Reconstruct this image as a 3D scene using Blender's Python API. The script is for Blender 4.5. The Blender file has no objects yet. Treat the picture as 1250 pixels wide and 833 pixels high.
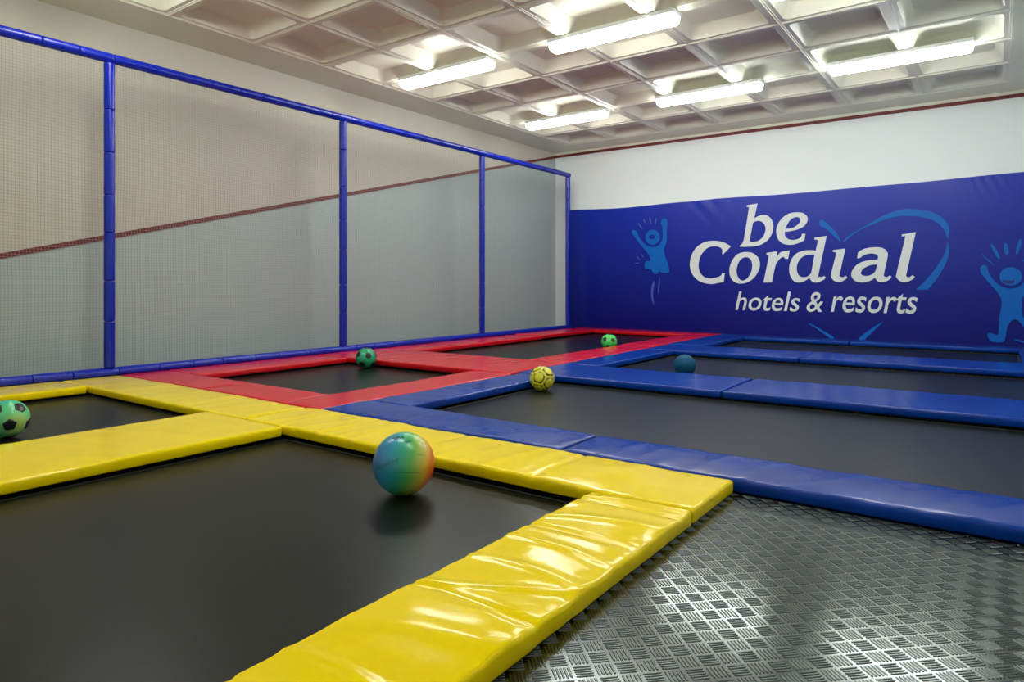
import bpy, bmesh, math, random
from mathutils import Vector, Matrix, noise
import numpy as np
random.seed(7)
S = 0.7            # metres per plan unit (1 unit = camera height above the pad tops)
ZP = 0.078         # pad tops stand this far above the checker plate (z = 0)
def P(x, y, z=0.0): return Vector((x*S, y*S, (z+ZP)*S))
scene = bpy.context.scene
COL = scene.collection

# ---------------- camera ----------------
cam = bpy.data.objects.new('camera', bpy.data.cameras.new('camera'))
COL.objects.link(cam); scene.camera = cam
cam.location = P(0, 0, 1)
cam.rotation_euler = (math.radians(90), 0, math.atan2(594, 815))
cam.data.sensor_width = 36; cam.data.lens = 36*815/1250
cam.data.shift_y = -68.5/1250
cam.data.clip_start = 0.05

# ---------------- world, exposure ----------------
w = bpy.data.worlds.new('world'); scene.world = w; w.use_nodes = True
w.node_tree.nodes['Background'].inputs[0].default_value = (0.8, 0.85, 0.9, 1)
w.node_tree.nodes['Background'].inputs[1].default_value = 0.02
vs = scene.view_settings
vs.view_transform = 'Standard'; vs.look = 'None'; vs.gamma = 1; vs.use_curve_mapping = False
vs.exposure = 0.27
LAMP_STRENGTH = 27.0
scene.cycles.max_bounces = 8

# ---------------- materials ----------------
MATS = {}
def mat(name, col=(.5,.5,.5), rough=.5, metal=0.0, spec=.5, coat=0.0, coat_rough=.1, emit=None, strength=1.0):
    m = bpy.data.materials.new(name); m.use_nodes = True
    b = m.node_tree.nodes['Principled BSDF']
    b.inputs['Base Color'].default_value = (*col, 1)
    b.inputs['Roughness'].default_value = rough
    b.inputs['Metallic'].default_value = metal
    b.inputs['Specular IOR Level'].default_value = spec
    b.inputs['Coat Weight'].default_value = coat
    b.inputs['Coat Roughness'].default_value = coat_rough
    if emit:
        b.inputs['Emission Color'].default_value = (*emit, 1)
        b.inputs['Emission Strength'].default_value = strength
    MATS[name] = m
    return m
def N(m, t, **kw):
    n = m.node_tree.nodes.new(t)
    for k, v in kw.items():
        if k.startswith('i_'): n.inputs[int(k[2:])].default_value = v
        else: setattr(n, k, v)
    return n
def L(m, a, b): m.node_tree.links.new(a, b)
def bsdf(m): return m.node_tree.nodes['Principled BSDF']
def noise_bump(m, scale=20, strength=.2, dist=.01, stretch=(1,1,1), detail=3, distortion=0.0, prev=None):
    tc = N(m, 'ShaderNodeTexCoord'); mp = N(m, 'ShaderNodeMapping'); mp.inputs['Scale'].default_value = stretch
    L(m, tc.outputs['Object'], mp.inputs[0])
    t = N(m, 'ShaderNodeTexNoise'); t.inputs['Scale'].default_value = scale; t.inputs['Detail'].default_value = detail
    t.inputs['Distortion'].default_value = distortion
    L(m, mp.outputs[0], t.inputs['Vector'])
    b = N(m, 'ShaderNodeBump'); b.inputs['Strength'].default_value = strength; b.inputs['Distance'].default_value = dist
    L(m, t.outputs['Fac'], b.inputs['Height'])
    if prev: L(m, prev.outputs[0], b.inputs['Normal'])
    L(m, b.outputs[0], bsdf(m).inputs['Normal'])
    return b
def vary(m, c1, c2, scale=1.5, detail=4, lo=.35, hi=.65):
    tc = N(m, 'ShaderNodeTexCoord'); t = N(m, 'ShaderNodeTexNoise'); t.inputs['Scale'].default_value = scale
    t.inputs['Detail'].default_value = detail
    L(m, tc.outputs['Object'], t.inputs['Vector'])
    r = N(m, 'ShaderNodeValToRGB'); r.color_ramp.elements[0].position = lo; r.color_ramp.elements[1].position = hi
    r.color_ramp.elements[0].color = (*c1, 1); r.color_ramp.elements[1].color = (*c2, 1)
    L(m, t.outputs['Fac'], r.inputs[0]); L(m, r.outputs[0], bsdf(m).inputs['Base Color'])

def vinyl(name, c1, c2, rough, spec):
    m = mat(name, c1, rough, spec=spec)
    vary(m, c1, c2, 3)
    b = noise_bump(m, 3.5, .22, .012, (1, 1, 1), 2, 1.2)
    noise_bump(m, 30, .06, .003, (1, 1, 1), 2, .6, b)
    return m
vinyl('yellow_vinyl', (.86,.63,.0), (.88,.66,.0), .13, .14)
vinyl('red_vinyl', (.56,.003,.008), (.60,.005,.012), .26, .36)
vinyl('blue_vinyl', (.0,.030,.25), (.0,.042,.32), .22, .24)
m = mat('tube_vinyl', (.0,.014,.37), .13, spec=.45); noise_bump(m, 30, .35, .006, (1,1,1), 3, 1.0)
mat('seam_tape', (.006,.04,.40), .18)
mat('steel_dark', (.05,.05,.055), .45, 1.0)
m = mat('mat_weave', (.010,.011,.011), .32, spec=.22)
noise_bump(m, 260, .25, .001, (1,1,1), 1)
vary(m, (.003,.005,.004), (.006,.008,.006), 1.2)
mat('webbing', (.14,.14,.12), .7)
mat('webbing_dark', (.012,.012,.012), .8)
m = mat('wall_white', (.84,.88,.87), .55); noise_bump(m, 9, .06, .01); 
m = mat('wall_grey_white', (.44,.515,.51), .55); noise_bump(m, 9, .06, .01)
m = mat('wall_beige', (.58,.545,.46), .6); noise_bump(m, 9, .06, .01)
m = mat('ceiling_paint', (.80,.78,.70), .45); noise_bump(m, 14, .10, .008)
vary(m, (.76,.71,.58), (.76,.79,.64), .5)
mat('line_red', (.16,.015,.012), .5)
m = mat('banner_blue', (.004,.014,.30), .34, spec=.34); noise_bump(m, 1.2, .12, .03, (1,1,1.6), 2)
# ceiling sheen and lamp light painted in: lighter blue top, navy foot
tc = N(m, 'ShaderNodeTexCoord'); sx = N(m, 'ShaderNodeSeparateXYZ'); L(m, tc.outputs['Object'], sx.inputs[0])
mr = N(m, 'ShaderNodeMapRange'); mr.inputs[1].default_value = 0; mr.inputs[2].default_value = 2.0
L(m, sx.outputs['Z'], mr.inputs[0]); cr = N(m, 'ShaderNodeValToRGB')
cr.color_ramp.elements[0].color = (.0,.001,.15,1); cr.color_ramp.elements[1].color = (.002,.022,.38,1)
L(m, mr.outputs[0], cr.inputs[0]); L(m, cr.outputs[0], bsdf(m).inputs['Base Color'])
mat('print_white', (.72,.76,.74), .5)
mat('print_cyan', (.0,.125,.50), .4, spec=.25)
mat('print_pale', (.06,.10,.50), .45)
mat('print_navy', (.004,.012,.18), .45)
m = mat('checker_aluminium', (.12,.135,.128), .155, 1.0)
noise_bump(m, 5, .05, .01, (1,1,1), 3)
m2 = mat('tread_aluminium', (.09,.105,.10), .27, 1.0)
mat('net_cord', (.32,.322,.30), .7)
mat('housing_white', (.75,.76,.75), .4)
mat('end_cap_white', (.8,.8,.8), .5)
mat('lamp_diffuser', (.9,.9,.9), .4, emit=(.97,1.0,.965), strength=LAMP_STRENGTH)
mat('slab_concrete', (.12,.12,.12), .8)
mat('dark_void', (.01,.01,.01), .9)

# ---------------- helpers ----------------
def link(name, me, mt=None, parent=None, loc=None, rot=None):
    o = bpy.data.objects.new(name, me); COL.objects.link(o)
    if mt is not None and me is not None and len(me.materials) == 0: me.materials.append(MATS[mt])
    if parent: o.parent = parent
    if loc is not None: o.location = loc
    if rot is not None: o.rotation_euler = rot
    return o
def tag(o, label, cat, group=None):
    o['label'] = label; o['category'] = cat
    if group: o['group'] = group
    return o
def thing(name, label, cat, loc=(0,0,0), rot=(0,0,0), group=None):
    o = bpy.data.objects.new(name, None); COL.objects.link(o); o.location = loc; o.rotation_euler = rot
    o.empty_display_size = .1
    return tag(o, label, cat, group)
def pydata(name, v, f, smooth=False):
    me = bpy.data.meshes.new(name); me.from_pydata([tuple(p) for p in v], [], f); me.update()
    if smooth: me.shade_smooth()
    return me
def box_mesh(name, lo, hi, bevel=0.0, seg=2):
    bm = bmesh.new(); bmesh.ops.create_cube(bm, size=1)
    lo = Vector(lo); hi = Vector(hi)
    for v in bm.verts: v.co = Vector([lo[i]+(v.co[i]+.5)*(hi[i]-lo[i]) for i in range(3)])
    if bevel: bmesh.ops.bevel(bm, geom=bm.edges[:], offset=bevel, segments=seg, affect='EDGES', profile=.5)
    me = bpy.data.meshes.new(name); bm.to_mesh(me); bm.free()
    return me
def structure(name, me, mt=None, parent=None):
    o = link(name, me, mt, parent)
    if not parent: o['kind'] = 'structure'
    return o
def smooth_by_angle(me, ang=40):
    me.shade_smooth()
    bm = bmesh.new(); bm.from_mesh(me)
    for e in bm.edges:
        e.smooth = not (len(e.link_faces) == 2 and e.calc_face_angle(0) > math.radians(ang))
    bm.to_mesh(me); bm.free()

# ---------------- room shell ----------------
XL, XR, YN, YF, ZC = -8.68, 0.95, -0.5, 13.70, 4.18
T = .12
def V3(x, y, z): p = P(x, y, z); return (p.x, p.y, p.z)
# left wall: one painted block, the squash out line splits beige above from white below
def zline(y): return 4.10 + (y-YF)*.2505
bm = bmesh.new()
def quad(bm, pts, mi):
    f = bm.faces.new([bm.verts.new(V3(*p)) for p in pts]); f.material_index = mi; return f
a, b = YN-.2, YF
quad(bm, [(XL,a,-.9),(XL,b,-.9),(XL,b,zline(b)),(XL,a,zline(a))], 0)
quad(bm, [(XL,a,zline(a)),(XL,b,zline(b)),(XL,b,ZC+.1),(XL,a,ZC+.1)], 1)
X2 = XL-.2
quad(bm, [(X2,a,-.9),(X2,a,ZC+.1),(X2,b,ZC+.1),(X2,b,-.9)], 0)
quad(bm, [(XL,a,ZC+.1),(XL,b,ZC+.1),(X2,b,ZC+.1),(X2,a,ZC+.1)], 1)
bmesh.ops.remove_doubles(bm, verts=bm.verts[:], dist=1e-5)
bmesh.ops.recalc_face_normals(bm, faces=bm.faces[:])
me = bpy.data.meshes.new('wall_left'); bm.to_mesh(me); bm.free()
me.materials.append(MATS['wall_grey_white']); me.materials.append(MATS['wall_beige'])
structure('wall_left', me)
structure('wall_back', box_mesh('wall_back', V3(XL-.2, YF, -.9), V3(XR+.2, YF+.2, ZC+.1)), 'wall_white')
structure('wall_right', box_mesh('wall_right', V3(XR, YN-.2, -.9), V3(XR+.2, YF, ZC+.1)), 'wall_white')
structure('wall_near', box_mesh('wall_near', V3(XL, YN-.2, -.9), V3(XR, YN, ZC+.1)), 'wall_white')
structure('floor_slab', box_mesh('floor_slab', V3(XL-.2, YN-.2, -1.0), V3(XR+.2, YF+.2, -.9)), 'slab_concrete')
# red out line: sloping on the left wall, level on the back wall (raised timber strip)
hw = .030
def strip(pts):
    return pydata('strip', [V3(*p) for p in pts], [(0,1,2,3),(4,7,6,5),(0,4,5,1),(1,5,6,2),(2,6,7,3),(3,7,4,0)])
x1 = XL+.012
structure('trim_1', strip([(x1,YN,zline(YN)-hw),(x1,YF,zline(YF)-hw),(x1,YF,zline(YF)+hw),(x1,YN,zline(YN)+hw),
     (XL-.01,YN,zline(YN)-hw),(XL-.01,YF,zline(YF)-hw),(XL-.01,YF,zline(YF)+hw),(XL-.01,YN,zline(YN)+hw)]), 'line_red')
structure('trim_2', box_mesh('trim_2', V3(XL, YF-.012, 4.10-hw), V3(XR, YF+.01, 4.10+hw)), 'line_red')

# ---------------- waffle ceiling ----------------
PX, PY = 1.155, 1.133
def rring(hx, hy, r, z, n=5):
    pts = []
    for (sx, sy, a0) in ((1,1,0),(-1,1,90),(-1,-1,180),(1,-1,270)):
        for i in range(n):
            a = math.radians(a0 + 90*i/(n-1))
            pts.append((sx*(hx-r)+r*math.cos(a), sy*(hy-r)+r*math.sin(a), z))
    return pts
def coffer_rings():
    hx, hy = PX/2, PY/2
    outer = []
    for p in rring(hx, hy, .0001, 0): outer.append((max(-hx,min(hx,p[0])), max(-hy,min(hy,p[1])), 0))
    # the rib carries a faint raised casting joint down its middle
    R = [outer, [(x*.985, y*.985, 0) for x,y,z in outer], [(x*.98, y*.98, .006) for x,y,z in outer],
         [(x*.945, y*.945, .006) for x,y,z in outer], [(x*.94, y*.94, .012) for x,y,z in outer]]
    R.append(rring(.492, .482, .07, .012)); R.append(rring(.484, .474, .07, .022))
    R.append(rring(.425, .415, .10, .13)); R.append(rring(.395, .385, .11, .165)); R.append(rring(.33, .32, .12, .178))
    return R
RR = coffer_rings()
verts = []; faces = []
ribx = [.14-PX*k for k in range(8)]
riby = [13.05-PY*k for k in range(13)]
for i in range(7):
    for j in range(12):
        cx_, cy_ = ribx[i]-PX/2, riby[j]-PY/2
        base = len(verts); n = 20
        for ring in RR:
            for (x, y, z) in ring: verts.append(V3(cx_+x, cy_+y, ZC+z))
        for k in range(len(RR)-1):
            for q in range(n):
                a_, b_ = base+k*n+q, base+k*n+(q+1) % n
                faces.append((a_, a_+n, b_+n, b_))
        faces.append(tuple(base+(len(RR)-1)*n+q for q in range(n))[::-1])
# flat margins round the coffered field
x0, x1_, y0, y1 = ribx[-1], ribx[0], riby[-1], riby[0]
for (a0, b0, a1, b1) in ((XL-.1, YN-.1, x0, YF+.1), (x1_, YN-.1, XR+.1, YF+.1), (x0, y1, x1_, YF+.1), (x0, YN-.1, x1_, y0)):
    if b1 <= b0: continue
    k = len(verts); verts += [V3(a0,b0,ZC), V3(a1,b0,ZC), V3(a1,b1,ZC), V3(a0,b1,ZC)]; faces.append((k,k+3,k+2,k+1))
k = len(verts); verts += [V3(XL-.1,YN-.1,ZC+.5), V3(XR+.1,YN-.1,ZC+.5), V3(XR+.1,YF+.1,ZC+.5), V3(XL-.1,YF+.1,ZC+.5)]; faces.append((k,k+1,k+2,k+3))
me = pydata('ceiling', verts, faces); smooth_by_angle(me, 25)
structure('ceiling', me, 'ceiling_paint')
# coved fillet between ceiling and back wall above the red line
structure('trim_3', box_mesh('trim_3', V3(XL, YF-.03, 4.10+hw), V3(XR, YF+.01, ZC+.01)), 'ceiling_paint')

# ---------------- checker plate deck ----------------
DX0, DX1, DY0, DY1 = -1.16, XR, YN, 3.60
deck = structure('floor', box_mesh('floor', V3(DX0, DY0, -ZP-.03), V3(DX1, DY1, -ZP)), 'checker_aluminium')
pit = .0616
e1 = np.array([math.cos(math.pi/4), math.sin(math.pi/4)]); e2 = np.array([math.cos(math.pi/4), -math.sin(math.pi/4)])
org = np.array([-.7604, 2.1878])
barL, barW, barH = .435*pit, .062*pit, .0020
tv = []; tf = []
for i in range(-60, 90):
    for j in range(-60, 90):
        c = org + e1*pit*(i+.5) + e2*pit*(j+.5)
        if not (DX0+.03 < c[0] < DX1-.04 and DY0+.04 < c[1] < DY1-.04): continue
        if c[1] < .25 : continue
        u, vv = (e1, e2) if (i+j) % 2 else (e2, e1)
        for kk in range(-2, 3):
            cc = c + vv*pit*.18*kk
            k = len(tv)
            for (s, t, h) in ((-1,0,0),(-.85,-1,0),(.85,-1,0),(1,0,0),(.85,1,0),(-.85,1,0),(-.92,0,1),(-.80,-.5,1),(.80,-.5,1),(.92,0,1),(.80,.5,1),(-.80,.5,1)):
                q = cc + u*barL*s + vv*barW*t
                tv.append(V3(q[0], q[1], -ZP+.0001+barH*h))
            tf += [(k+e, k+(e+1)%6, k+6+(e+1)%6, k+6+e) for e in range(6)] + [(k+6,k+7,k+8,k+9,k+10,k+11)]
tb = link('tread_bars', pydata('tread_bars', tv, tf), 'tread_aluminium', deck); tb['kind'] = 'stuff'

# ---------------- pads ----------------
def grid_steps(l, r, step):
    a = [0, r*.3, r*.65, r*1.05]; n = max(1, int((l-2*a[-1])/step)); m_ = [a[-1]+(l-2*a[-1])*i/n for i in range(1, n)]
    return a + m_ + [l-t for t in reversed(a)]
def pad_mesh(name, lx, ly, th, r, step, amp, seed, creases=(), across='x'):
    """soft rectangular pad centred on its own origin, underside at z=0"""
    xs = grid_steps(lx, r, step); ys = grid_steps(ly, r, step); zs = [0, r*.35, r*.8, th*.5, th-r*.8, th-r*.35, th]
    idx = {}; verts = []; faces = []
    def vid(i, j, k):
        key = (i, j, k)
        if key in idx: return idx[key]
        x, y, z = xs[i], ys[j], zs[k]
        q = Vector((min(max(x, r), lx-r), min(max(y, r), ly-r), min(max(z, r), th-r)))
        d = Vector((x, y, z))-q
        p = q + d.normalized()*r if d.length > 1e-9 else Vector((x, y, z))
        # vinyl: long soft folds running across the pad, a pillow crown, tight puckers at the rim
        w_ = max(0, (p.z-th*.35)/(th*.65))
        L_, W_ = (lx, ly) if lx > ly else (ly, lx)
        u, v = (p.x, p.y) if lx > ly else (p.y, p.x)
        vt = (v/W_-.5)*2; ut = (u/L_-.5)*2
        n1 = noise.noise(Vector((u*4.2-v*.6+seed*3.1, v*1.1, seed)))
        n2 = noise.noise(Vector((u*2.0-v*.9+seed, v*2.0, seed*2.7+5)))
        ridge = (1-abs(noise.noise(Vector((u*5.6-v*1.2+seed*7.7+n2*.5, v*1.3, seed*.7)))*3.2))
        ridge = max(0, ridge)**3
        dz = amp*(n1*.55+n2*.35+ridge*.42) + amp*.5*(1-vt*vt)*(1-ut**8)
        for cc in creases:
            dz -= .006*math.exp(-((u-cc)/.010)**2)
        pk = noise.noise(Vector((u*26+seed, v*26, seed)))*amp*.16*(abs(vt)**3)
        p.z += w_*(dz*min(1, (th-0)/.03)*.9 + pk - amp*.3)
        side = noise.noise(Vector((u*12+seed, p.z*9, seed+9)))*amp*.35
        nrm = Vector(((p.x-lx/2), (p.y-ly/2), 0))
        if lx > ly: p.y += math.copysign(side, nrm.y) * (abs(vt) > .9)
        else: p.x += math.copysign(side, nrm.x) * (abs(vt) > .9)
        idx[key] = len(verts); verts.append((p.x-lx/2, p.y-ly/2, p.z)); return idx[key]
    nx, ny, nz = len(xs)-1, len(ys)-1, len(zs)-1
    for i in range(nx):
        for j in range(ny):
            faces.append((vid(i,j,nz), vid(i+1,j,nz), vid(i+1,j+1,nz), vid(i,j+1,nz)))
    for k in range(nz):
        for i in range(nx):
            faces.append((vid(i,0,k), vid(i+1,0,k), vid(i+1,0,k+1), vid(i,0,k+1)))
            faces.append((vid(i+1,ny,k), vid(i,ny,k), vid(i,ny,k+1), vid(i+1,ny,k+1)))
        for j in range(ny):
            faces.append((vid(0,j+1,k), vid(0,j,k), vid(0,j,k+1), vid(0,j+1,k+1)))
            faces.append((vid(nx,j,k), vid(nx,j+1,k), vid(nx,j+1,k+1), vid(nx,j,k+1)))
    a_ = [vid(i,0,0) for i in range(nx+1)] + [vid(nx,j,0) for j in range(1, ny+1)] + [vid(i,ny,0) for i in range(nx-1,-1,-1)] + [vid(0,j,0) for j in range(ny-1,0,-1)]
    faces.append(tuple(reversed(a_)))
    return pydata(name, verts, faces, True)
def pad(color, x0, x1, y0, y1, label, amp=.010, step=.03, lift=0.0, rz=0, creases=(), seed=None):
    seed = seed if seed is not None else random.uniform(0, 50)
    th = .073
    me = pad_mesh('pad', (x1-x0)*S, (y1-y0)*S, th*S, .016*S*1.2, step, amp, seed, creases)
    o = link(color+'_pad', me, color+'_vinyl', None, P((x0+x1)/2, (y0+y1)/2, -.0745+lift), (0, 0, rz))
    tag(o, label, 'pad', color+' safety pads round the trampolines')
    return o
pad('yellow', -7.93, -4.60, 2.87, 3.44, 'yellow vinyl pad under the first net post, running in front of the red pads', .006)
pad('yellow', -4.585, -1.10, 2.885, 3.45, 'long creased yellow pad between the rainbow ball and the blue front pads', .009, .018, creases=(.62, 1.2, 1.83), seed=3.3)
pad('yellow', -7.93, -7.27, YN+.1, 2.855, 'yellow vinyl pad along the net behind the left soccer ball', .004, .04)
pad('yellow', -5.08, -4.09, YN+.1, 2.86, 'wide yellow pad between the two yellow-edged trampolines', .005, .03)
pad('yellow', -1.605, -1.10, YN+.1, 2.865, 'glossy wrinkled yellow pad beside the checker plate floor', .014, .014, creases=(.95, 1.42, 1.9, 2.2), seed=11.3)
pad('red', -7.93, -6.24, 3.455, 3.97, 'red pad touching the foot of the first net post', .004)
pad('red', -6.225, -4.985, 3.46, 3.97, 'red pad edging the yellow pads, nearest red one', .004)
pad('red', -4.97, -4.44, 3.46, 6.10, 'red pad between the near red trampoline and the blue pads', .005)
pad('red', -7.93, -7.25, 3.985, 6.09, 'red pad along the net left of the nearest green soccer ball', .004)
pad('red', -7.93, -4.50, 6.11, 7.36, 'wide red cross pad behind the nearest green soccer ball', .006, .03, .004)
pad('red', -5.13, -4.535, 7.375, 10.25, 'red pad left of the yellow ball, between the far red trampoline and the blue pads', .007)
pad('red', -5.17, -4.60, 10.265, 13.06, 'far red pad beside the distant bright green soccer ball', .007)
pad('red', -7.93, -7.25, 7.375, 10.95, 'red pad along the net beside the far red trampoline', .005)
pad('red', -7.93, -7.25, 10.96, 13.06, 'red pad along the net in the far corner, its end lapping over', .005, .03, .012)
pad('red', -7.93, -4.60, 13.075, 13.66, 'red pad along the foot of the banner wall', .004)
pad('blue', -4.425, -2.175, 3.465, 3.955, 'blue pad behind the yellow pad, left of the overlapped joint', .009, .02, .006, seed=8.1)
pad('blue', -2.155, .93, 3.465, 3.95, 'long blue pad between the checker plate and the near blue trampoline', .010, .02, creases=(), seed=21.4)
pad('blue', -4.42, -3.95, 3.97, 6.26, 'blue pad left of the near blue trampoline leading to the yellow ball', .007, .02)
pad('blue', -4.48, -2.13, 6.275, 7.31, 'blue cross pad right behind the yellow ball', .006, .025)
pad('blue', -2.115, .93, 6.275, 7.34, 'wide blue cross pad at right between the near and middle blue trampolines', .006, .025)
pad('blue', -4.50, -4.03, 7.325, 9.74, 'blue pad left of the middle blue trampoline and the blue ball', .006)
pad('blue', -4.52, -2.235, 9.755, 10.77, 'blue cross pad behind the plain blue ball', .006, .03)
pad('blue', -2.22, .93, 9.755, 10.79, 'blue cross pad at right between the middle and far blue trampolines', .006, .03)
pad('blue', -4.585, -3.98, 10.805, 13.06, 'blue pad left of the far blue trampoline beside the red pad', .005)
pad('blue', -4.585, -2.15, 13.075, 13.66, 'blue pad along the banner foot, left of its joint', .004)
pad('blue', -2.135, .93, 13.075, 13.66, 'blue pad along the banner foot, right of its joint', .004)
pad('blue', .26, .93, 3.965, 6.26, 'blue pad along the right wall beside the near blue trampoline', .005, .04)
pad('blue', .26, .93, 7.355, 9.74, 'blue pad along the right wall beside the middle blue trampoline', .005, .04)
pad('blue', .25, .93, 10.805, 13.06, 'blue pad along the right wall beside the far blue trampoline', .005, .03)

# ---------------- trampolines (bed, webbing, steel frame) ----------------
ZB = -.095
def trampoline(x0, x1, y0, y1, label, web='webbing_dark'):
    """x0..y1 is the opening between the pads"""
    c = P((x0+x1)/2, (y0+y1)/2, ZB)
    t = thing('trampoline', label, 'trampoline', c, group='trampolines let into the pads')
    hx, hy = (x1-x0)/2*S, (y1-y0)/2*S
    o_ = .035*S
    mtx = link('jumping_mat', box_mesh('jumping_mat', (-hx-o_,-hy-o_,-.004), (hx+o_,hy+o_,0)), 'mat_weave', t)
    wv = []; wf = []
    def bar(ax, ay, bx, by, z0, z1):
        k = len(wv)
        for z in (z0, z1):
            wv.extend([(ax,ay,z),(bx,ay,z),(bx,by,z),(ax,by,z)])
        wf.extend([(k+3,k+2,k+1,k),(k+4,k+5,k+6,k+7),(k,k+1,k+5,k+4),(k+1,k+2,k+6,k+5),(k+2,k+3,k+7,k+6),(k+3,k,k+4,k+7)])
    w2 = .006; g = .004
    bar(-hx, hy-g-w2, hx, hy-g, .0002, .0015); bar(-hx, -hy+g, hx, -hy+g+w2, .0002, .0015)
    bar(-hx+g, -hy+g+w2, -hx+g+w2, hy-g-w2, .0002, .0015); bar(hx-g-w2, -hy+g+w2, hx-g, hy-g-w2, .0002, .0015)
    link('edge_webbing', pydata('edge_webbing', wv, wf), web, t)
    wv = []; wf = []
    a_, b_ = .13*S, .19*S
    zt, zb_ = (-.0755-ZB)*S, -.06
    bar(-hx-b_, hy+a_, hx+b_, hy+b_, zb_, zt); bar(-hx-b_, -hy-b_, hx+b_, -hy-a_, zb_, zt)
    bar(-hx-b_, -hy-a_, -hx-a_, hy+a_, zb_, zt); bar(hx+a_, -hy-a_, hx+b_, hy+a_, zb_, zt)
    link('steel_frame', pydata('steel_frame', wv, wf), 'steel_dark', t)
    # springs between the mat and the frame, tucked under the pads
    n = 0; sv = []; sf = []
    def spring(p, q):
        k = len(sv); p = Vector(p); q = Vector(q); d = (q-p).normalized(); s = d.cross(Vector((0,0,1)))*.006; u = Vector((0,0,.006))
        for c_ in (p, q):
            for e in (s, u, -s, -u): sv.append(c_+e)
        for i in range(4): sf.append((k+i, k+(i+1)%4, k+4+(i+1)%4, k+4+i))
    m_ = int(2*hx/.09)
    for i in range(m_):
        x = -hx+(i+.5)*2*hx/m_
        spring((x, hy+o_, -.004), (x, hy+a_, -.004)); spring((x, -hy-o_, -.004), (x, -hy-a_, -.004))
    m_ = int(2*hy/.09)
    for i in range(m_):
        y = -hy+(i+.5)*2*hy/m_
        spring((hx+o_, y, -.004), (hx+a_, y, -.004)); spring((-hx-o_, y, -.004), (-hx-a_, y, -.004))
    sp = link('springs', pydata('springs', sv, sf), 'steel_dark', t); sp['kind'] = 'stuff'
    return t
trampoline(-7.27, -5.08, YN+.35, 2.87, 'trampoline at left with yellow pads, under the blue-green soccer ball')
trampoline(-4.09, -1.605, YN+.35, 2.885, 'large near trampoline with yellow pads, under the rainbow ball')
trampoline(-7.25, -4.97, 3.97, 6.11, 'near trampoline with red pads, under the dark green soccer ball')
trampoline(-7.25, -5.15, 7.36, 13.075, 'long far trampoline with red pads, under the bright green soccer ball')
trampoline(-3.95, .26, 3.95, 6.275, 'near trampoline with blue pads, under the yellow ball', 'webbing')
trampoline(-4.03, .26, 7.33, 9.755, 'middle trampoline with blue pads, under the plain blue ball', 'webbing')
trampoline(-3.98, .25, 10.78, 13.075, 'far trampoline with blue pads, narrow and empty below the banner', 'webbing')

# ---------------- padded net frame ----------------
XF = -7.985; RT = .056
YP = [0.08, 3.36, 6.63, 9.98, 13.13]
ZT, ZB0 = 3.52, .028
nf = thing('net_frame', 'blue foam-padded tube frame with fine grey net standing along the left wall', 'net frame', P(XF, YP[0], -ZP))
def rel(x, y, z): return P(x, y, z)-nf.location
def sleeve_mesh(length, seed, r=RT*S, n=16):
    """foam sleeve along +z with a slightly pinched vinyl cover"""
    v = []; f = []
    ts = [0, .006, .02, .05, .2, .35, .5, .65, .8, .95, .98, .994, 1]
    for t in ts:
        e = min(t, 1-t)
        rr_ = r*((.86 if e == 0 else .965 if e < .01 else .985 if e < .03 else 1.0))
        for i in range(n):
            a_ = 2*math.pi*i/n
            q = rr_*(1+.035*noise.noise(Vector((math.cos(a_)*2, math.sin(a_)*2, t*length*14+seed))))
            v.append((q*math.cos(a_), q*math.sin(a_), t*length))
    for k in range(len(ts)-1):
        for i in range(n):
            f.append((k*n+i, k*n+(i+1) % n, (k+1)*n+(i+1) % n, (k+1)*n+i))
    f.append(tuple(range(n))[::-1]); f.append(tuple(range((len(ts)-1)*n, len(ts)*n)))
    return pydata('foam_sleeve', v, f, True)
def tube_mesh(length, r, n=10):
    v = [(r*math.cos(2*math.pi*i/n), r*math.sin(2*math.pi*i/n), z) for z in (0, length) for i in range(n)]
    return pydata('tube', v, [(i, (i+1) % n, n+(i+1) % n, n+i) for i in range(n)]+[tuple(range(n))[::-1], tuple(range(n, 2*n))], True)
SL = [sleeve_mesh(1.0, s) for s in (1.3, 5.7, 9.1)]
for s in SL: s.materials.append(MATS['tube_vinyl'])
def sleeved(name, a_, b_, approx):
    """tube from a_ to b_ (relative to the frame) clad in foam sleeves"""
    d = b_-a_; L_ = d.length
    o = link(name, tube_mesh(L_, .02), 'steel_dark', nf, a_); o.rotation_mode = 'QUATERNION'
    o.rotation_quaternion = d.to_track_quat('Z', 'Y')
    n = max(1, round(L_/approx))
    cuts = [0]+[(i+random.uniform(-.12, .12))*L_/n for i in range(1, n)]+[L_]
    for i in range(n):
        sl = link('foam_sleeve', SL[i % 3], None, o, (0, 0, cuts[i]+.0008)); sl.scale = (1, 1, cuts[i+1]-cuts[i]-.0016)
        sl.rotation_euler = (0, 0, random.choice((0, 1.3, 2.9, 4.1)))
    return o
for y in YP: sleeved('post', rel(XF, y, ZB0+.055), rel(XF, y, ZT-.055), .33)
sleeved('top_rail', rel(XF, YP[0]-.055, ZT), rel(XF, YP[-1]+.06, ZT), .26)
sleeved('bottom_rail', rel(XF, YP[0]-.055, ZB0), rel(XF, YP[-1]+.06, ZB0), .30)
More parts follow.
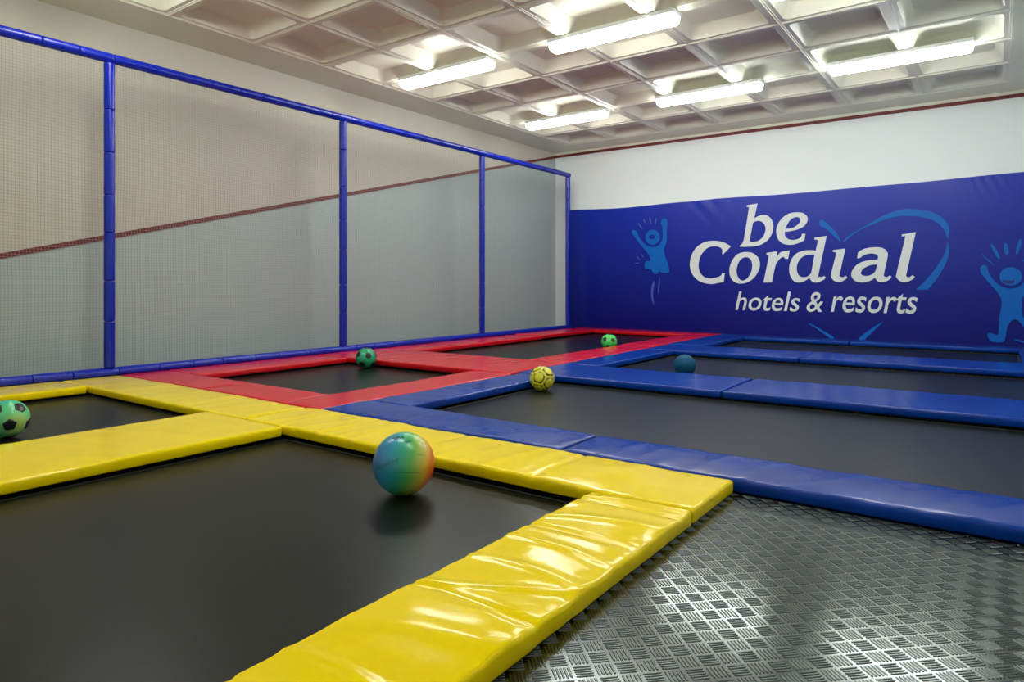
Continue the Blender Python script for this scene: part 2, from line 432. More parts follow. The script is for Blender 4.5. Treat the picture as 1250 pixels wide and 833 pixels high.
# netting, one panel per bay: real cords, slightly wavy
pn = .0315; cw = .0016
for b_i in range(4):
    ya, yb = YP[b_i]+.02, YP[b_i+1]-.02; za, zb2 = ZB0+.02, ZT-.02
    nv = []; nf_ = []
    def wob(y, z):
        dx = .035*math.sin(math.pi*(y-ya)/(yb-ya))*math.sin(math.pi*(z-za)/(zb2-za))*noise.noise(Vector((y*.9, z*.9, 3+b_i)))*1.5
        dy = .022*noise.noise(Vector((y*.8, z*1.1, 7.7+b_i)))
        dz = .022*noise.noise(Vector((y*1.1, z*.8, 17.7+b_i)))
        return dx, dy, dz
    def cord(pts, vertical):
        k0 = len(nv)
        for (y, z) in pts:
            dx, dy, dz = wob(y, z)
            for q in range(3):
                a_ = 2*math.pi*q/3
                o1, o2 = cw*math.cos(a_), cw*math.sin(a_)
                nv.append(rel(XF+dx+o1, y+dy+(o2 if vertical else 0), z+dz+(0 if vertical else o2)))
        for k in range(len(pts)-1):
            for q in range(3):
                A_, B_ = k0+k*3+q, k0+k*3+(q+1) % 3
                nf_.append((A_, B_, B_+3, A_+3))
    ny = int((yb-ya)/pn); nz = int((zb2-za)/pn)
    for i in range(ny+1):
        y = ya+(yb-ya)*i/ny; cord([(y, za+(zb2-za)*t/11) for t in range(12)], True)
    for j in range(nz+1):
        z = za+(zb2-za)*j/nz; cord([(ya+(yb-ya)*t/11, z) for t in range(12)], False)
    o = link('netting', pydata('netting', nv, nf_, True), 'net_cord', nf); o['kind'] = 'stuff'

# ---------------- ceiling lamps ----------------
ZD = 4.05
def lamp_proto():
    hx, hy = .86*S, .115*S
    out = {}
    out['housing'] = box_mesh('housing', (-hx*1.005, -hy*1.06, -.036), (hx*1.005, hy*1.06, 0), .004)
    v = []; f = []; n = 12
    prof = [(math.cos(math.pi*i/n), math.sin(math.pi*i/n)) for i in range(n+1)]
    xs = [(-1, .0), (-.995, .5), (-.98, .82), (-.955, 1), (.955, 1), (.98, .82), (.995, .5), (1, .0)]
    dep = .074
    for (tx, sc) in xs:
        for (c_, s_) in prof:
            yy = math.copysign(abs(c_)**.6, c_)*hy*(.6+.4*sc); zz = -.034-(abs(s_)**.6)*dep*sc
            v.append((tx*hx, yy, zz))
    m_ = n+1
    for k in range(len(xs)-1):
        for i in range(n): f.append((k*m_+i, (k+1)*m_+i, (k+1)*m_+i+1, k*m_+i+1))
        f.append((k*m_+n, (k+1)*m_+n, (k+1)*m_, k*m_))
    me = pydata('diffuser', v, f, True)
    bm = bmesh.new(); bm.from_mesh(me); bmesh.ops.recalc_face_normals(bm, faces=bm.faces[:]); bm.to_mesh(me); bm.free()
    out['diffuser'] = me
    return out
LP = lamp_proto(); LP['housing'].materials.append(MATS['housing_white']); LP['diffuser'].materials.append(MATS['lamp_diffuser'])
clip = box_mesh('clip', (-.008, -.004, -.044), (.008, .004, -.022), .0015); clip.materials.append(MATS['end_cap_white'])
lamps = [(-6.60, 7.38, 'leftmost lit tube lamp, over the near red trampoline'),
         (-3.87, 7.38, 'largest lit tube lamp in view, at the top middle of the ceiling'),
         (-3.83, 10.66, 'lit tube lamp over the lettering, between the rightmost and the small far lamp'),
         (-6.58, 10.75, 'smallest lit tube lamp, nearest the far left corner of the ceiling'),
         (-1.12, 10.53, 'rightmost lit tube lamp near the top of the banner wall'),
         (-1.12, 7.38, 'lit tube lamp hidden just above the bright coffer at the top right'),
         (-6.60, 2.95, 'lit tube lamp beyond the bright coffer at the top left'),
         (-3.85, 2.95, 'lit tube lamp over the near yellow trampoline, out of view'),
         (-1.12, 2.95, 'lit tube lamp over the checker plate floor, out of view')]
for (x, y, lab) in lamps:
    t = thing('ceiling_lamp', lab, 'lamp', P(x, y, ZC+.005), group='tube lamps on the waffle ceiling')
    link('housing', LP['housing'], None, t); link('diffuser', LP['diffuser'], None, t)
    for sx_ in (-1, 1):
        for sy_ in (-1, 1): link('clip', clip, None, t, (sx_*.42*S, sy_*.125*S, 0))

# ---------------- banner ----------------
YB = YF-.012
BX0, BX1 = -8.33, XR-.01
bn = thing('banner', 'wide glossy blue banner with white hotel lettering on the far wall', 'banner', P((BX0+BX1)/2, YB, -.05))
def brel(x, y, z): return P(x, y, z)-bn.location
def ztop(x):
    k = [(-8.33,2.785),(-6.9,2.745),(-5.5,2.775),(-4.6,2.79),(-3.5,2.775),(-1.4,2.80),(.33,2.84),(.95,2.85)]
    for (a_, za_), (b_, zb_) in zip(k, k[1:]):
        if a_ <= x <= b_:
            t = (x-a_)/(b_-a_); t = t*t*(3-2*t); return za_+(zb_-za_)*t
    return k[-1][1]
NX, NZ = 220, 46
bv = []; bf = []
for j in range(NZ+1):
    for i in range(NX+1):
        x = BX0+(BX1-BX0)*i/NX; t = j/NZ
        z = -.05+(ztop(x)+.05)*t
        g_ = math.exp(-((x+.25)/.45)**2)*math.exp(-(1-t)*9)          # gathered hem near the right end
        g2 = (math.exp(-((x+4.9)/.35)**2)+math.exp(-((x+7.5)/.3)**2))*math.exp(-(1-t)*14)
        dy = -.012*g_*math.sin(x*42+z*18) - .010*g2*math.sin(x*16+z*14)
        dy -= .004*(noise.noise(Vector((x*.9, z*1.3, 2)))+.3)*(1-abs(2*t-1)**4)
        bv.append(brel(x, YB+dy, z))
for j in range(NZ):
    for i in range(NX):
        a_ = j*(NX+1)+i; bf.append((a_, a_+1, a_+NX+2, a_+NX+1))
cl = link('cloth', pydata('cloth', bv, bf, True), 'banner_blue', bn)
ART = {'letter_b':[[[-4.107,2.609,1],[-3.894,2.63,1],[-3.96,2.331,1],[-3.858,2.384,0],[-3.733,2.389,0],[-3.639,2.312,0],[-3.592,2.192,0],[-3.609,2.043,0],[-3.681,1.907,0],[-3.806,1.815,0],[-3.943,1.777,0],[-4.114,1.772,0],[-4.248,1.776,1],[-4.248,1.798,1],[-4.192,1.851,0],[-4.157,1.97,0],[-4.067,2.534,0],[-4.071,2.567,0],[-4.107,2.576,1]],[[-3.985,2.246,1],[-3.922,2.279,0],[-3.827,2.269,0],[-3.758,2.197,0],[-3.739,2.093,0],[-3.785,1.965,0],[-3.879,1.883,0],[-3.985,1.865,0],[-4.054,1.879,1]]],
 'letter_e':[[[-2.998,1.984,1],[-3.017,1.86,1],[-3.145,1.802,0],[-3.284,1.78,0],[-3.425,1.819,0],[-3.51,1.922,0],[-3.537,2.061,0],[-3.506,2.188,0],[-3.425,2.31,0],[-3.304,2.388,0],[-3.165,2.406,0],[-3.037,2.381,0],[-2.963,2.304,0],[-2.968,2.211,0],[-3.037,2.121,0],[-3.184,2.061,0],[-3.38,2.037,1],[-3.364,1.947,0],[-3.294,1.885,0],[-3.204,1.873,0],[-3.115,1.895,0],[-3.076,1.931,0],[-3.056,1.986,1]],[[-3.368,2.096,1],[-3.314,2.209,0],[-3.244,2.289,0],[-3.155,2.315,0],[-3.096,2.281,0],[-3.105,2.198,0],[-3.204,2.119,0],[-3.284,2.098,0]]],
 'letter_c':[[[-4.426,1.789,1],[-4.586,1.632,1],[-4.609,1.643,1],[-4.602,1.721,0],[-4.654,1.779,0],[-4.778,1.806,0],[-4.927,1.765,0],[-5.055,1.622,0],[-5.107,1.429,0],[-5.078,1.269,0],[-4.985,1.166,0],[-4.858,1.136,0],[-4.733,1.153,0],[-4.642,1.186,0],[-4.609,1.237,1],[-4.553,1.237,1],[-4.575,1.063,1],[-4.688,1.041,0],[-4.847,1.018,0],[-5.055,1.064,0],[-5.208,1.179,0],[-5.291,1.363,0],[-5.279,1.57,0],[-5.172,1.773,0],[-4.985,1.892,0],[-4.778,1.918,0],[-4.575,1.877,0]]],
 'letter_o':[[[-4.157,1.664,0],[-3.985,1.637,0],[-3.879,1.537,0],[-3.848,1.396,0],[-3.901,1.234,0],[-4.007,1.105,0],[-4.157,1.033,0],[-4.309,1.04,0],[-4.419,1.129,0],[-4.459,1.284,0],[-4.419,1.461,0],[-4.309,1.613,0]],[[-4.103,1.56,0],[-4.028,1.508,0],[-4.0,1.409,0],[-4.017,1.268,0],[-4.092,1.138,0],[-4.179,1.088,0],[-4.255,1.117,0],[-4.303,1.216,0],[-4.309,1.327,0],[-4.265,1.469,0],[-4.189,1.544,0]]],
 'letter_r':[[[-3.722,1.636,1],[-3.516,1.66,1],[-3.522,1.55,1],[-3.445,1.643,0],[-3.284,1.674,1],[-3.314,1.507,1],[-3.374,1.514,1],[-3.394,1.547,0],[-3.455,1.527,0],[-3.526,1.433,0],[-3.557,1.359,0],[-3.619,1.05,1],[-3.779,1.046,1],[-3.681,1.543,0],[-3.685,1.59,0],[-3.722,1.602,1]]],
 'letter_d':[[[-2.835,1.9,1],[-2.621,1.927,1],[-2.766,1.197,0],[-2.753,1.156,0],[-2.706,1.15,0],[-2.668,1.17,1],[-2.639,1.145,1],[-2.668,1.104,0],[-2.763,1.053,0],[-2.839,1.047,0],[-2.897,1.085,0],[-2.92,1.137,1],[-2.994,1.085,0],[-3.092,1.048,0],[-3.19,1.061,0],[-3.27,1.17,0],[-3.294,1.318,0],[-3.26,1.475,0],[-3.171,1.599,0],[-3.033,1.658,0],[-2.887,1.664,0],[-2.816,1.649,1],[-2.778,1.825,0],[-2.791,1.859,0],[-2.835,1.864,1]],[[-2.835,1.576,1],[-2.955,1.579,0],[-3.072,1.523,0],[-3.141,1.41,0],[-3.155,1.295,0],[-3.121,1.19,0],[-3.043,1.148,0],[-2.955,1.164,0],[-2.893,1.229,1]]],
 'letter_i':[[[-2.514,1.656,1],[-2.302,1.676,1],[-2.393,1.224,0],[-2.397,1.164,0],[-2.342,1.143,0],[-2.3,1.173,1],[-2.269,1.138,1],[-2.315,1.092,0],[-2.406,1.052,0],[-2.499,1.083,0],[-2.546,1.165,0],[-2.536,1.246,0],[-2.462,1.57,0],[-2.471,1.611,0],[-2.514,1.622,1]]],
 'letter_a':[[[-2.106,1.49,1],[-2.089,1.6,1],[-1.991,1.66,0],[-1.832,1.685,0],[-1.694,1.666,0],[-1.616,1.586,0],[-1.616,1.489,0],[-1.668,1.217,0],[-1.668,1.158,0],[-1.616,1.142,0],[-1.582,1.173,1],[-1.552,1.147,1],[-1.582,1.099,0],[-1.676,1.051,0],[-1.763,1.061,0],[-1.815,1.135,1],[-1.885,1.081,0],[-2.008,1.045,0],[-2.133,1.072,0],[-2.2,1.162,0],[-2.187,1.262,0],[-2.097,1.381,0],[-1.955,1.441,0],[-1.771,1.463,1],[-1.766,1.522,0],[-1.806,1.562,0],[-1.902,1.574,0],[-1.999,1.541,0],[-2.062,1.495,1]],[[-1.78,1.371,1],[-1.885,1.361,0],[-1.991,1.309,0],[-2.044,1.23,0],[-2.026,1.181,0],[-1.938,1.164,0],[-1.85,1.199,0],[-1.801,1.267,0]]],
 'letter_l':[[[-1.392,1.897,1],[-1.177,1.93,1],[-1.313,1.232,0],[-1.322,1.155,0],[-1.272,1.136,0],[-1.231,1.174,1],[-1.193,1.145,1],[-1.231,1.097,0],[-1.322,1.05,0],[-1.405,1.06,0],[-1.469,1.127,0],[-1.469,1.224,0],[-1.342,1.828,0],[-1.355,1.857,0],[-1.392,1.865,1]]],
 'heart_stroke_1':[[[-2.745,2.222,1],[-2.694,2.231,0],[-2.591,2.136,0],[-2.458,1.985,0],[-2.372,1.805,1],[-2.408,1.828,0],[-2.509,1.932,0],[-2.632,2.06,0],[-2.745,2.122,1]]],
 'heart_stroke_2':[[[-2.348,1.793,1],[-2.288,1.878,0],[-2.189,1.957,0],[-2.033,2.041,0],[-1.859,2.151,0],[-1.67,2.257,0],[-1.466,2.329,0],[-1.284,2.344,0],[-1.105,2.32,0],[-0.93,2.263,0],[-0.791,2.163,0],[-0.706,2.046,0],[-0.685,1.943,0],[-0.697,1.802,1],[-0.723,1.823,0],[-0.757,1.947,0],[-0.843,2.063,0],[-0.982,2.153,0],[-1.158,2.205,0],[-1.338,2.226,0],[-1.521,2.212,0],[-1.708,2.153,0],[-1.859,2.097,0],[-2.033,2.017,0],[-2.189,1.918,0],[-2.288,1.828,0]]],
 'heart_stroke_3':[[[-0.706,1.752,1],[-0.689,1.639,0],[-0.697,1.498,0],[-0.757,1.316,0],[-0.86,1.113,0],[-0.999,0.918,1],[-1.18,0.917,1],[-1.07,1.032,0],[-0.93,1.216,0],[-0.808,1.419,0],[-0.74,1.58,0]]],
 'heart_stroke_4':[[[-2.944,0.252,1],[-2.89,0.254,0],[-2.695,0.14,0],[-2.532,0.042,0],[-2.473,-0.027,1],[-2.532,-0.03,1],[-2.695,0.091,0],[-2.86,0.206,0]]],
 'heart_stroke_5':[[[-1.671,0.35,1],[-1.794,0.207,0],[-1.904,0.086,0],[-1.987,-0.012,1],[-2.1,-0.017,1],[-2.015,0.081,0],[-1.876,0.203,0]]],
 'figure_1':[[[-6.651,2.194,0],[-6.607,2.232,0],[-6.535,2.202,0],[-6.492,2.108,0],[-6.407,1.986,0],[-6.308,1.883,0],[-6.14,1.833,0],[-6.001,1.872,0],[-5.933,1.954,0],[-5.905,2.069,0],[-5.919,2.275,0],[-5.952,2.354,0],[-5.905,2.442,0],[-5.837,2.438,0],[-5.805,2.372,0],[-5.816,2.142,0],[-5.816,1.963,0],[-5.878,1.785,0],[-5.859,1.631,0],[-5.797,1.476,0],[-5.761,1.322,0],[-5.783,1.263,0],[-5.919,1.267,0],[-5.987,1.299,0],[-6.029,1.24,0],[-6.112,1.248,0],[-6.181,1.34,0],[-6.265,1.354,0],[-6.322,1.35,0],[-6.336,1.46,0],[-6.294,1.524,0],[-6.195,1.535,0],[-6.223,1.64,0],[-6.322,1.773,0],[-6.478,1.949,0],[-6.607,2.113,0]]],
 'figure_1_head':[[[-5.976,2.041,0],[-5.989,1.979,0],[-6.026,1.926,0],[-6.08,1.892,0],[-6.145,1.882,0],[-6.21,1.897,0],[-6.266,1.935,0],[-6.303,1.991,0],[-6.316,2.055,0],[-6.303,2.119,0],[-6.266,2.171,0],[-6.21,2.205,0],[-6.145,2.214,0],[-6.08,2.199,0],[-6.026,2.16,0],[-5.989,2.105,0]],[[-6.087,2.051,0],[-6.101,2.021,0],[-6.137,2.004,0],[-6.181,2.006,0],[-6.218,2.026,0],[-6.232,2.057,0],[-6.218,2.087,0],[-6.181,2.104,0],[-6.137,2.102,0],[-6.101,2.082,0]]],
 'figure_1_dash_0':[[[-6.497,2.375,0],[-6.46,2.317,0],[-6.416,2.264,0],[-6.387,2.242,1],[-6.4,2.274,0],[-6.44,2.33,0],[-6.487,2.382,0]]],
 'figure_1_dash_1':[[[-6.371,2.453,0],[-6.359,2.413,0],[-6.337,2.378,0],[-6.316,2.364,1],[-6.315,2.387,0],[-6.331,2.424,0],[-6.357,2.458,0]]],
 'figure_1_dash_2':[[[-6.227,2.498,0],[-6.223,2.434,0],[-6.207,2.371,0],[-6.187,2.341,1],[-6.179,2.374,0],[-6.188,2.438,0],[-6.209,2.5,0]]],
 'figure_1_dash_3':[[[-6.069,2.46,0],[-6.085,2.41,0],[-6.089,2.358,0],[-6.081,2.33,1],[-6.065,2.354,0],[-6.055,2.405,0],[-6.054,2.457,0]]],
 'figure_1_dash_4':[[[-6.432,1.686,0],[-6.409,1.65,0],[-6.38,1.618,0],[-6.358,1.607,1],[-6.364,1.629,0],[-6.389,1.664,0],[-6.422,1.693,0]]],
 'figure_1_dash_5':[[[-6.535,1.636,0],[-6.504,1.592,0],[-6.465,1.554,0],[-6.438,1.541,1],[-6.448,1.567,0],[-6.482,1.609,0],[-6.524,1.644,0]]],
 'figure_1_dash_6':[[[-6.574,1.474,0],[-6.527,1.475,0],[-6.482,1.484,0],[-6.461,1.496,1],[-6.485,1.502,0],[-6.532,1.498,0],[-6.577,1.486,0]]],
 'figure_1_dash_7':[[[-5.987,1.158,0],[-6.01,1.014,0],[-6.022,0.869,0],[-6.018,0.796,1],[-5.998,0.867,0],[-5.98,1.011,0],[-5.972,1.156,0]]],
 'figure_1_dash_8':[[[-6.117,1.088,1],[-6.095,1.067,0],[-6.134,0.859,0],[-6.128,0.704,0],[-6.117,0.548,1],[-6.167,0.677,0],[-6.184,0.859,0],[-6.162,0.989,0]]],
 'figure_2':[[[-0.246,1.289,0],[-0.212,1.33,0],[-0.161,1.311,0],[-0.129,1.195,0],[-0.059,1.069,0],[0.034,0.977,0],[0.143,0.939,0],[0.252,0.962,0],[0.341,1.045,0],[0.447,1.167,0],[0.508,1.3,0],[0.561,1.317,0],[0.583,1.265,0],[0.535,1.122,0],[0.43,0.944,0],[0.314,0.787,0],[0.309,0.585,0],[0.341,0.429,0],[0.482,0.3,0],[0.621,0.283,0],[0.647,0.196,0],[0.569,0.137,0],[0.412,0.196,0],[0.288,0.382,0],[0.207,0.436,0],[0.125,0.331,0],[0.089,0.125,0],[0.052,0.056,0],[-0.096,0.06,0],[-0.148,0.149,0],[-0.124,0.203,0],[-0.022,0.171,0],[-0.003,0.201,0],[0.015,0.487,0],[0.043,0.715,0],[-0.003,0.852,0],[-0.142,1.057,0],[-0.237,1.196,0]]],
 'figure_2_head':[[[0.307,1.141,0],[0.296,1.084,0],[0.265,1.035,0],[0.218,1.002,0],[0.162,0.991,0],[0.105,1.002,0],[0.057,1.036,0],[0.025,1.085,0],[0.014,1.144,0],[0.025,1.202,0],[0.057,1.251,0],[0.105,1.283,0],[0.162,1.294,0],[0.218,1.282,0],[0.265,1.248,0],[0.296,1.199,0]],[[0.052,1.084,0],[0.098,1.075,0],[0.162,1.068,0],[0.216,1.083,0],[0.189,1.029,0],[0.125,1.02,0],[0.08,1.039,0]]],
 'figure_2_dash_0':[[[-0.23,1.504,0],[-0.164,1.424,0],[-0.094,1.351,0],[-0.055,1.32,1],[-0.084,1.365,0],[-0.152,1.441,0],[-0.224,1.512,0]]],
 'figure_2_dash_1':[[[-0.105,1.666,0],[-0.069,1.559,0],[-0.019,1.461,0],[0.019,1.422,1],[0.012,1.482,0],[-0.03,1.585,0],[-0.086,1.679,0]]],
 'figure_2_dash_2':[[[0.077,1.68,0],[0.069,1.599,0],[0.082,1.52,0],[0.111,1.483,1],[0.132,1.526,0],[0.13,1.605,0],[0.108,1.683,0]]],
 'figure_2_dash_3':[[[0.28,1.746,0],[0.246,1.65,0],[0.227,1.548,0],[0.234,1.491,1],[0.263,1.535,0],[0.291,1.633,0],[0.302,1.737,0]]],
 'figure_2_dash_4':[[[0.482,1.418,0],[0.407,1.417,0],[0.333,1.408,0],[0.296,1.393,1],[0.335,1.386,0],[0.409,1.391,0],[0.483,1.405,0]]],
 'figure_2_dash_5':[[[0.214,0.098,0],[0.278,0.074,0],[0.342,0.059,0],[0.377,0.061,1],[0.347,0.08,0],[0.283,0.1,0],[0.217,0.111,0]]]}
def catmull(pts, sub=5):
    """closed outline; points flagged 1 are sharp corners"""
    n = len(pts); out = []
    P2 = [Vector((p[0], p[1])) for p in pts]
    for i in range(n):
        p0, p1, p2, p3 = P2[i-1], P2[i], P2[(i+1) % n], P2[(i+2) % n]
        if pts[i][2]: p0 = p1
        if pts[(i+1) % n][2]: p3 = p2
        out.append(p1.copy())
        if pts[i][2] and pts[(i+1) % n][2]: continue
        for k in range(1, sub):
            t = k/sub
            out.append(.5*((2*p1)+(-p0+p2)*t+(2*p0-5*p1+4*p2-p3)*t*t+(-p0+3*p1-3*p2+p3)*t**3))
    return out
def printed(name, loops, mt, off=.010):
    cu = bpy.data.curves.new(name, 'CURVE'); cu.dimensions = '2D'; cu.fill_mode = 'BOTH'; cu.extrude = .0004
    for lp in loops:
        pts = catmull(lp); sp = cu.splines.new('POLY'); sp.points.add(len(pts)-1); sp.use_cyclic_u = True
        for q, p in zip(sp.points, pts): q.co = (p.x*S, p.y*S, 0, 1)
    o = bpy.data.objects.new(name, cu); COL.objects.link(o)
    dg = bpy.context.evaluated_depsgraph_get()
    me = bpy.data.meshes.new_from_object(o.evaluated_get(dg)); bpy.data.objects.remove(o)
    me.transform(Matrix.Rotation(math.pi/2, 4, 'X')); me.materials.clear()
    r_ = link(name, me, mt, bn, Vector((0, YB*S-off*S, ZP*S))-bn.location)
    return r_
for k, loops in ART.items():
    if k.startswith('letter'):
        o = printed('letter', loops, 'print_white'); o['label'] = 'white printed letter ' + k[-1]
    elif k.startswith('heart'): o = printed('heart_stroke', loops, 'print_cyan', .009)
    elif 'head' in k:
        o = printed('figure_head', loops[:1] if k.startswith('figure_2') else loops, 'print_cyan', .0115)
        if k.startswith('figure_2'): printed('figure_mouth', loops[1:], 'print_navy', .0125)
    elif 'dash' in k: printed('motion_dash', loops, 'print_pale' if k.startswith('figure_1') else 'print_cyan', .009)
    else:
        o = printed('jumping_figure', loops, 'print_cyan', .0105)
        o['label'] = 'light blue printed figure leaping with raised arms'
def slogan(word, x0, x1, z0, ztop_, z1=None):
    cu = bpy.data.curves.new('slogan', 'FONT'); cu.body = word; cu.shear = .22; cu.offset = .007; cu.extrude = .0006; cu.size = 1
    o = bpy.data.objects.new('slogan', cu); COL.objects.link(o)
    dg = bpy.context.evaluated_depsgraph_get()
    me = bpy.data.meshes.new_from_object(o.evaluated_get(dg)); bpy.data.objects.remove(o)
    co = np.array([v.co[:] for v in me.vertices]); lo, hi = co.min(0), co.max(0)
    sx_ = (x1-x0)*S/(hi[0]-lo[0]); sz = (ztop_-z0)*S/(hi[1]-lo[1])
    for v in me.vertices: v.co = ((v.co.x-lo[0])*sx_, v.co.z*.5, (v.co.y-lo[1])*sz)
    me.materials.clear()
    o = link('slogan_word', me, 'print_white', bn, P(x0, YB-.010, z0)-bn.location)
    o['label'] = 'small white printed word ' + word.replace('&', 'and-sign')
    return o
slogan('hotels', -4.337, -3.094, .485, .868)
slogan('&', -2.976, -2.682, .485, .862)
slogan('resorts', -2.548, -1.151, .49, .845)

# ---------------- balls ----------------
mat('patch_black', (.006,.010,.008), .35)
m = mat('ball_green', (.02,.30,.12), .3); vary(m, (.015,.24,.10), (.03,.42,.20), 9)
mat('ball_bright_green', (.06,.60,.09), .35)
m = mat('ball_mixed', (.1,.5,.2), .3)
def gradient(m, stops, axis, half):
    tc = N(m, 'ShaderNodeTexCoord'); d = N(m, 'ShaderNodeVectorMath', operation='DOT_PRODUCT'); d.inputs[1].default_value = Vector(axis).normalized()
    L(m, tc.outputs['Object'], d.inputs[0])
    t = N(m, 'ShaderNodeTexNoise'); t.inputs['Scale'].default_value = 7; L(m, tc.outputs['Object'], t.inputs['Vector'])
    ad = N(m, 'ShaderNodeMath', operation='MULTIPLY_ADD'); L(m, t.outputs['Fac'], ad.inputs[0]); ad.inputs[1].default_value = half*.25; L(m, d.outputs['Value'], ad.inputs[2])
    mr = N(m, 'ShaderNodeMapRange'); mr.inputs[1].default_value = -half*.87; mr.inputs[2].default_value = half*1.13; L(m, ad.outputs[0], mr.inputs[0])
    cr = N(m, 'ShaderNodeValToRGB'); r = cr.color_ramp
    while len(r.elements) > 1: r.elements.remove(r.elements[-1])
    r.elements[0].position = stops[0][0]; r.elements[0].color = (*stops[0][1], 1)
    for p, c in stops[1:]:
        e = r.elements.new(p); e.color = (*c, 1)
    L(m, mr.outputs[0], cr.inputs[0]); L(m, cr.outputs[0], bsdf(m).inputs['Base Color'])
VR = Vector((.808, .589, 0)); VF = Vector((-.589, .808, 0)); UP = Vector((0, 0, 1))
gradient(m, [(0, (.02,.20,.55)), (.30, (.03,.33,.60)), (.52, (.05,.50,.22)), (.85, (.12,.55,.20)), (1, (.45,.55,.10))], VR*.8-UP*.2-VF*.35, .096)
m = mat('ball_rainbow', (.1,.5,.2), .28)
gradient(m, [(0, (.03,.14,.35)), (.20, (.02,.28,.42)), (.36, (.03,.36,.22)), (.50, (.10,.42,.08)), (.64, (.42,.48,.06)), (.76, (.75,.42,.03)), (.86, (.78,.14,.01)), (1, (.6,.04,.02))], VR*.86-UP*.22+VF*.30, .114)
mat('ball_ink', (.02,.03,.04), .5)
mat('ball_yellow', (.72,.66,.03), .4)
m = mat('ball_blue', (.0,.075,.17), .6, spec=.25); noise_bump(m, 120, .3, .001)
ICO = []
g5 = (1+5**.5)/2
for a_ in (-1, 1):
    for b_ in (-g5, g5): ICO += [Vector((0,a_,b_)).normalized(), Vector((a_,b_,0)).normalized(), Vector((b_,0,a_)).normalized()]
def sphere_mesh(R, seg=40):
    bm = bmesh.new(); bmesh.ops.create_uvsphere(bm, u_segments=seg, v_segments=seg//2, radius=R)
    me = bpy.data.meshes.new('ball_skin'); bm.to_mesh(me); bm.free(); me.shade_smooth(); return me
def cap_mesh(axis, R, ang, sides, lift, rot=0, rings=4, wob=0, refdir=None):
    """spherical polygon patch lying on a ball"""
    axis = axis.normalized(); ref = refdir if refdir is not None else min(ICO, key=lambda q: abs((q-axis).length-1.05))
    u = (ref-axis*ref.dot(axis)).normalized(); w_ = axis.cross(u)
    n = 40 if sides > 6 else sides*6
    v = [axis*(R+lift)]; f = []
    for k in range(1, rings+2):
        for i in range(n):
            a_ = 2*math.pi*i/n+rot; rad = ang
            if sides <= 6:
                loc = (a_-rot) % (2*math.pi/sides) - math.pi/sides
                rad = ang*(math.cos(math.pi/sides)/math.cos(loc))
                rad = .85*rad+.15*ang*.9
            rad = rad*min(k, rings)/rings
            h = R+lift if k <= rings else R-.001
            v.append((axis*math.cos(rad)+(u*math.cos(a_)+w_*math.sin(a_))*math.sin(rad))*h)
    for i in range(n): f.append((0, 1+i, 1+(i+1) % n))
    for k in range(rings):
        for i in range(n): f.append((1+k*n+i, 1+(k+1)*n+i, 1+(k+1)*n+(i+1) % n, 1+k*n+(i+1) % n))
    return pydata('patch', v, f, True)
def ball(name, x, y, R, mt, label, rot, patch=None, group='balls lying on the trampolines', first=None):
    t = thing(name, label, 'ball', P(x, y, ZB), (0, 0, 0), group)
    body = link('ball_skin', sphere_mesh(R*S), mt, t, (0, 0, R*S))
    return t, body
def soccer(x, y, R, mt, label, axis_dir, ang=.36, twist=0.0):
    t, body = ball('soccer_ball', x, y, R, mt, label, None)
    # turn the icosahedral pattern so that one patch faces axis_dir
    q = ICO[0].rotation_difference(Vector(axis_dir).normalized()); q2 = Matrix.Rotation(twist, 3, Vector(axis_dir).normalized())
    for a_ in ICO:
        ref = min((b_ for b_ in ICO if (b_-a_).length > .1), key=lambda b_: (b_-a_).length)
        me = cap_mesh(q2 @ (q @ a_), R*S, ang, 5, .0004, math.pi/5, refdir=q2 @ (q @ ref)); link('pentagon_patch', me, 'patch_black', t, (0, 0, R*S))
    return t
CAM = P(0, 0, 1)
def facing(x, y, R, dr, du):
    """direction from a ball towards the viewer's side, nudged right and up"""
    c = P(x, y, ZB+R); f_ = (CAM-c).normalized(); r_ = f_.cross(UP).normalized()*-1; u_ = r_.cross(f_).normalized()*-1
    if u_.z < 0: u_ = -u_
    k = math.sqrt(max(0, 1-dr*dr-du*du))
    rr_ = Vector((.808, .589, 0)); rr_ = (rr_-f_*rr_.dot(f_)).normalized()
    return f_*k+rr_*dr+u_*du
soccer(-6.71, 5.955, .136, 'ball_green', 'dark green soccer ball with black pentagons on the near red trampoline', facing(-6.71,5.955,.136,.22,.23), .33, 2.6)
soccer(-5.74, 1.737, .135, 'ball_mixed', 'blue and green soccer ball with black pentagons cut by the left picture edge', facing(-5.74,1.737,.135,.10,-.33), .34, .35)
soccer(-5.305, 10.06, .134, 'ball_bright_green', 'bright green soccer ball with black patches, farthest of the balls', facing(-5.305,10.06,.134,-.15,-.62), .30, .9)
t, body = ball('rainbow_ball', -2.515, 2.49, .161, 'ball_rainbow', 'large rainbow coloured ball on the near yellow-edged trampoline', None)
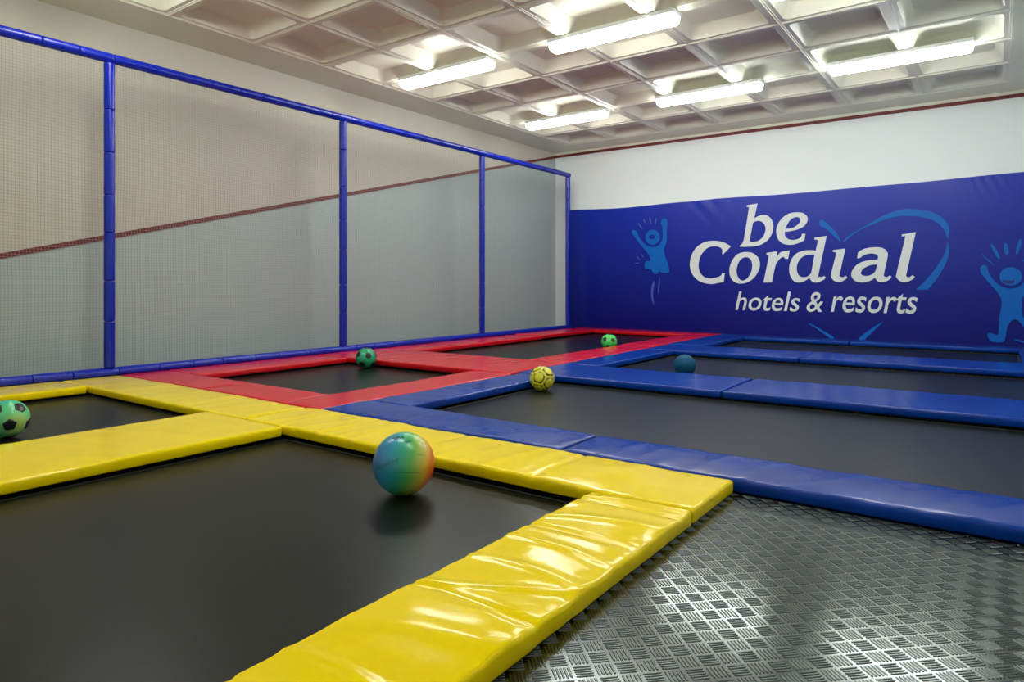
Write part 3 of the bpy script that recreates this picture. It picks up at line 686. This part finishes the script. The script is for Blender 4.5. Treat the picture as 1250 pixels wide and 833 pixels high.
# scribbled print on the rainbow ball: a few inked strokes
def ink(t, R, c0, pts, wd):
    v = []; f = []
    for i, (dr, du) in enumerate(pts):
        q = facing(*c0, R, dr, du)*(R*S+.0006)
        j = min(i+1, len(pts)-1); p_ = facing(*c0, R, *pts[j if j != i else i-1])*(R*S); d = (p_-q) if j != i else (q-p_)
        s_ = d.cross(q).normalized()*wd
        v += [q-s_, q+s_]
    for i in range(len(pts)-1): f.append((2*i, 2*i+1, 2*i+3, 2*i+2))
    return link('ink_stroke', pydata('ink_stroke', v, f, True), 'ball_ink', t, (0, 0, R*S))
c0 = (-2.515, 2.49)
ink(t, .161, c0, [(-.32+.1*i, -.27-.012*(i % 2)) for i in range(9)], .0008)
ink(t, .161, c0, [(.42, .27), (.50, .265), (.60, .255)], .0006)
for k, (bx, by) in enumerate(((-.30, .78), (-.12, .80), (.10, .66))):
    ink(t, .161, c0, [(bx-.07+.035*i, by+.04*math.sin(i*2.1)) for i in range(6)], .0022)
for k in range(6):
    bx, by = -.78+k*.115, -.14+k*.045
    ink(t, .161, c0, [(bx+.045*math.cos(a_*1.25), by+.055*math.sin(a_*1.25)) for a_ in range(5)], .0011)
t, body = ball('yellow_ball', -3.815, 5.765, .1265, 'ball_yellow', 'yellow handball with black-ringed discs at the corner of the blue pads', None)
ax0 = facing(-3.815,5.765,.1265,-.29,.10); q = ICO[0].rotation_difference(ax0); q2 = Matrix.Rotation(.95, 3, ax0)
for a_ in ICO:
    ref = min((b_ for b_ in ICO if (b_-a_).length > .1), key=lambda b_: (b_-a_).length); rd = q2 @ (q @ ref)
    link('black_ring', cap_mesh(q2 @ (q @ a_), .1265*S, .545, 5, .0004, math.pi/5, refdir=rd), 'patch_black', t, (0, 0, .1265*S))
    link('yellow_disc', cap_mesh(q2 @ (q @ a_), .1265*S, .40, 20, .0010, 0, refdir=rd), 'ball_yellow', t, (0, 0, .1265*S))
ball('blue_ball', -3.045, 7.70, .130, 'ball_blue', 'plain blue foam ball half hidden behind the blue cross pad', None)
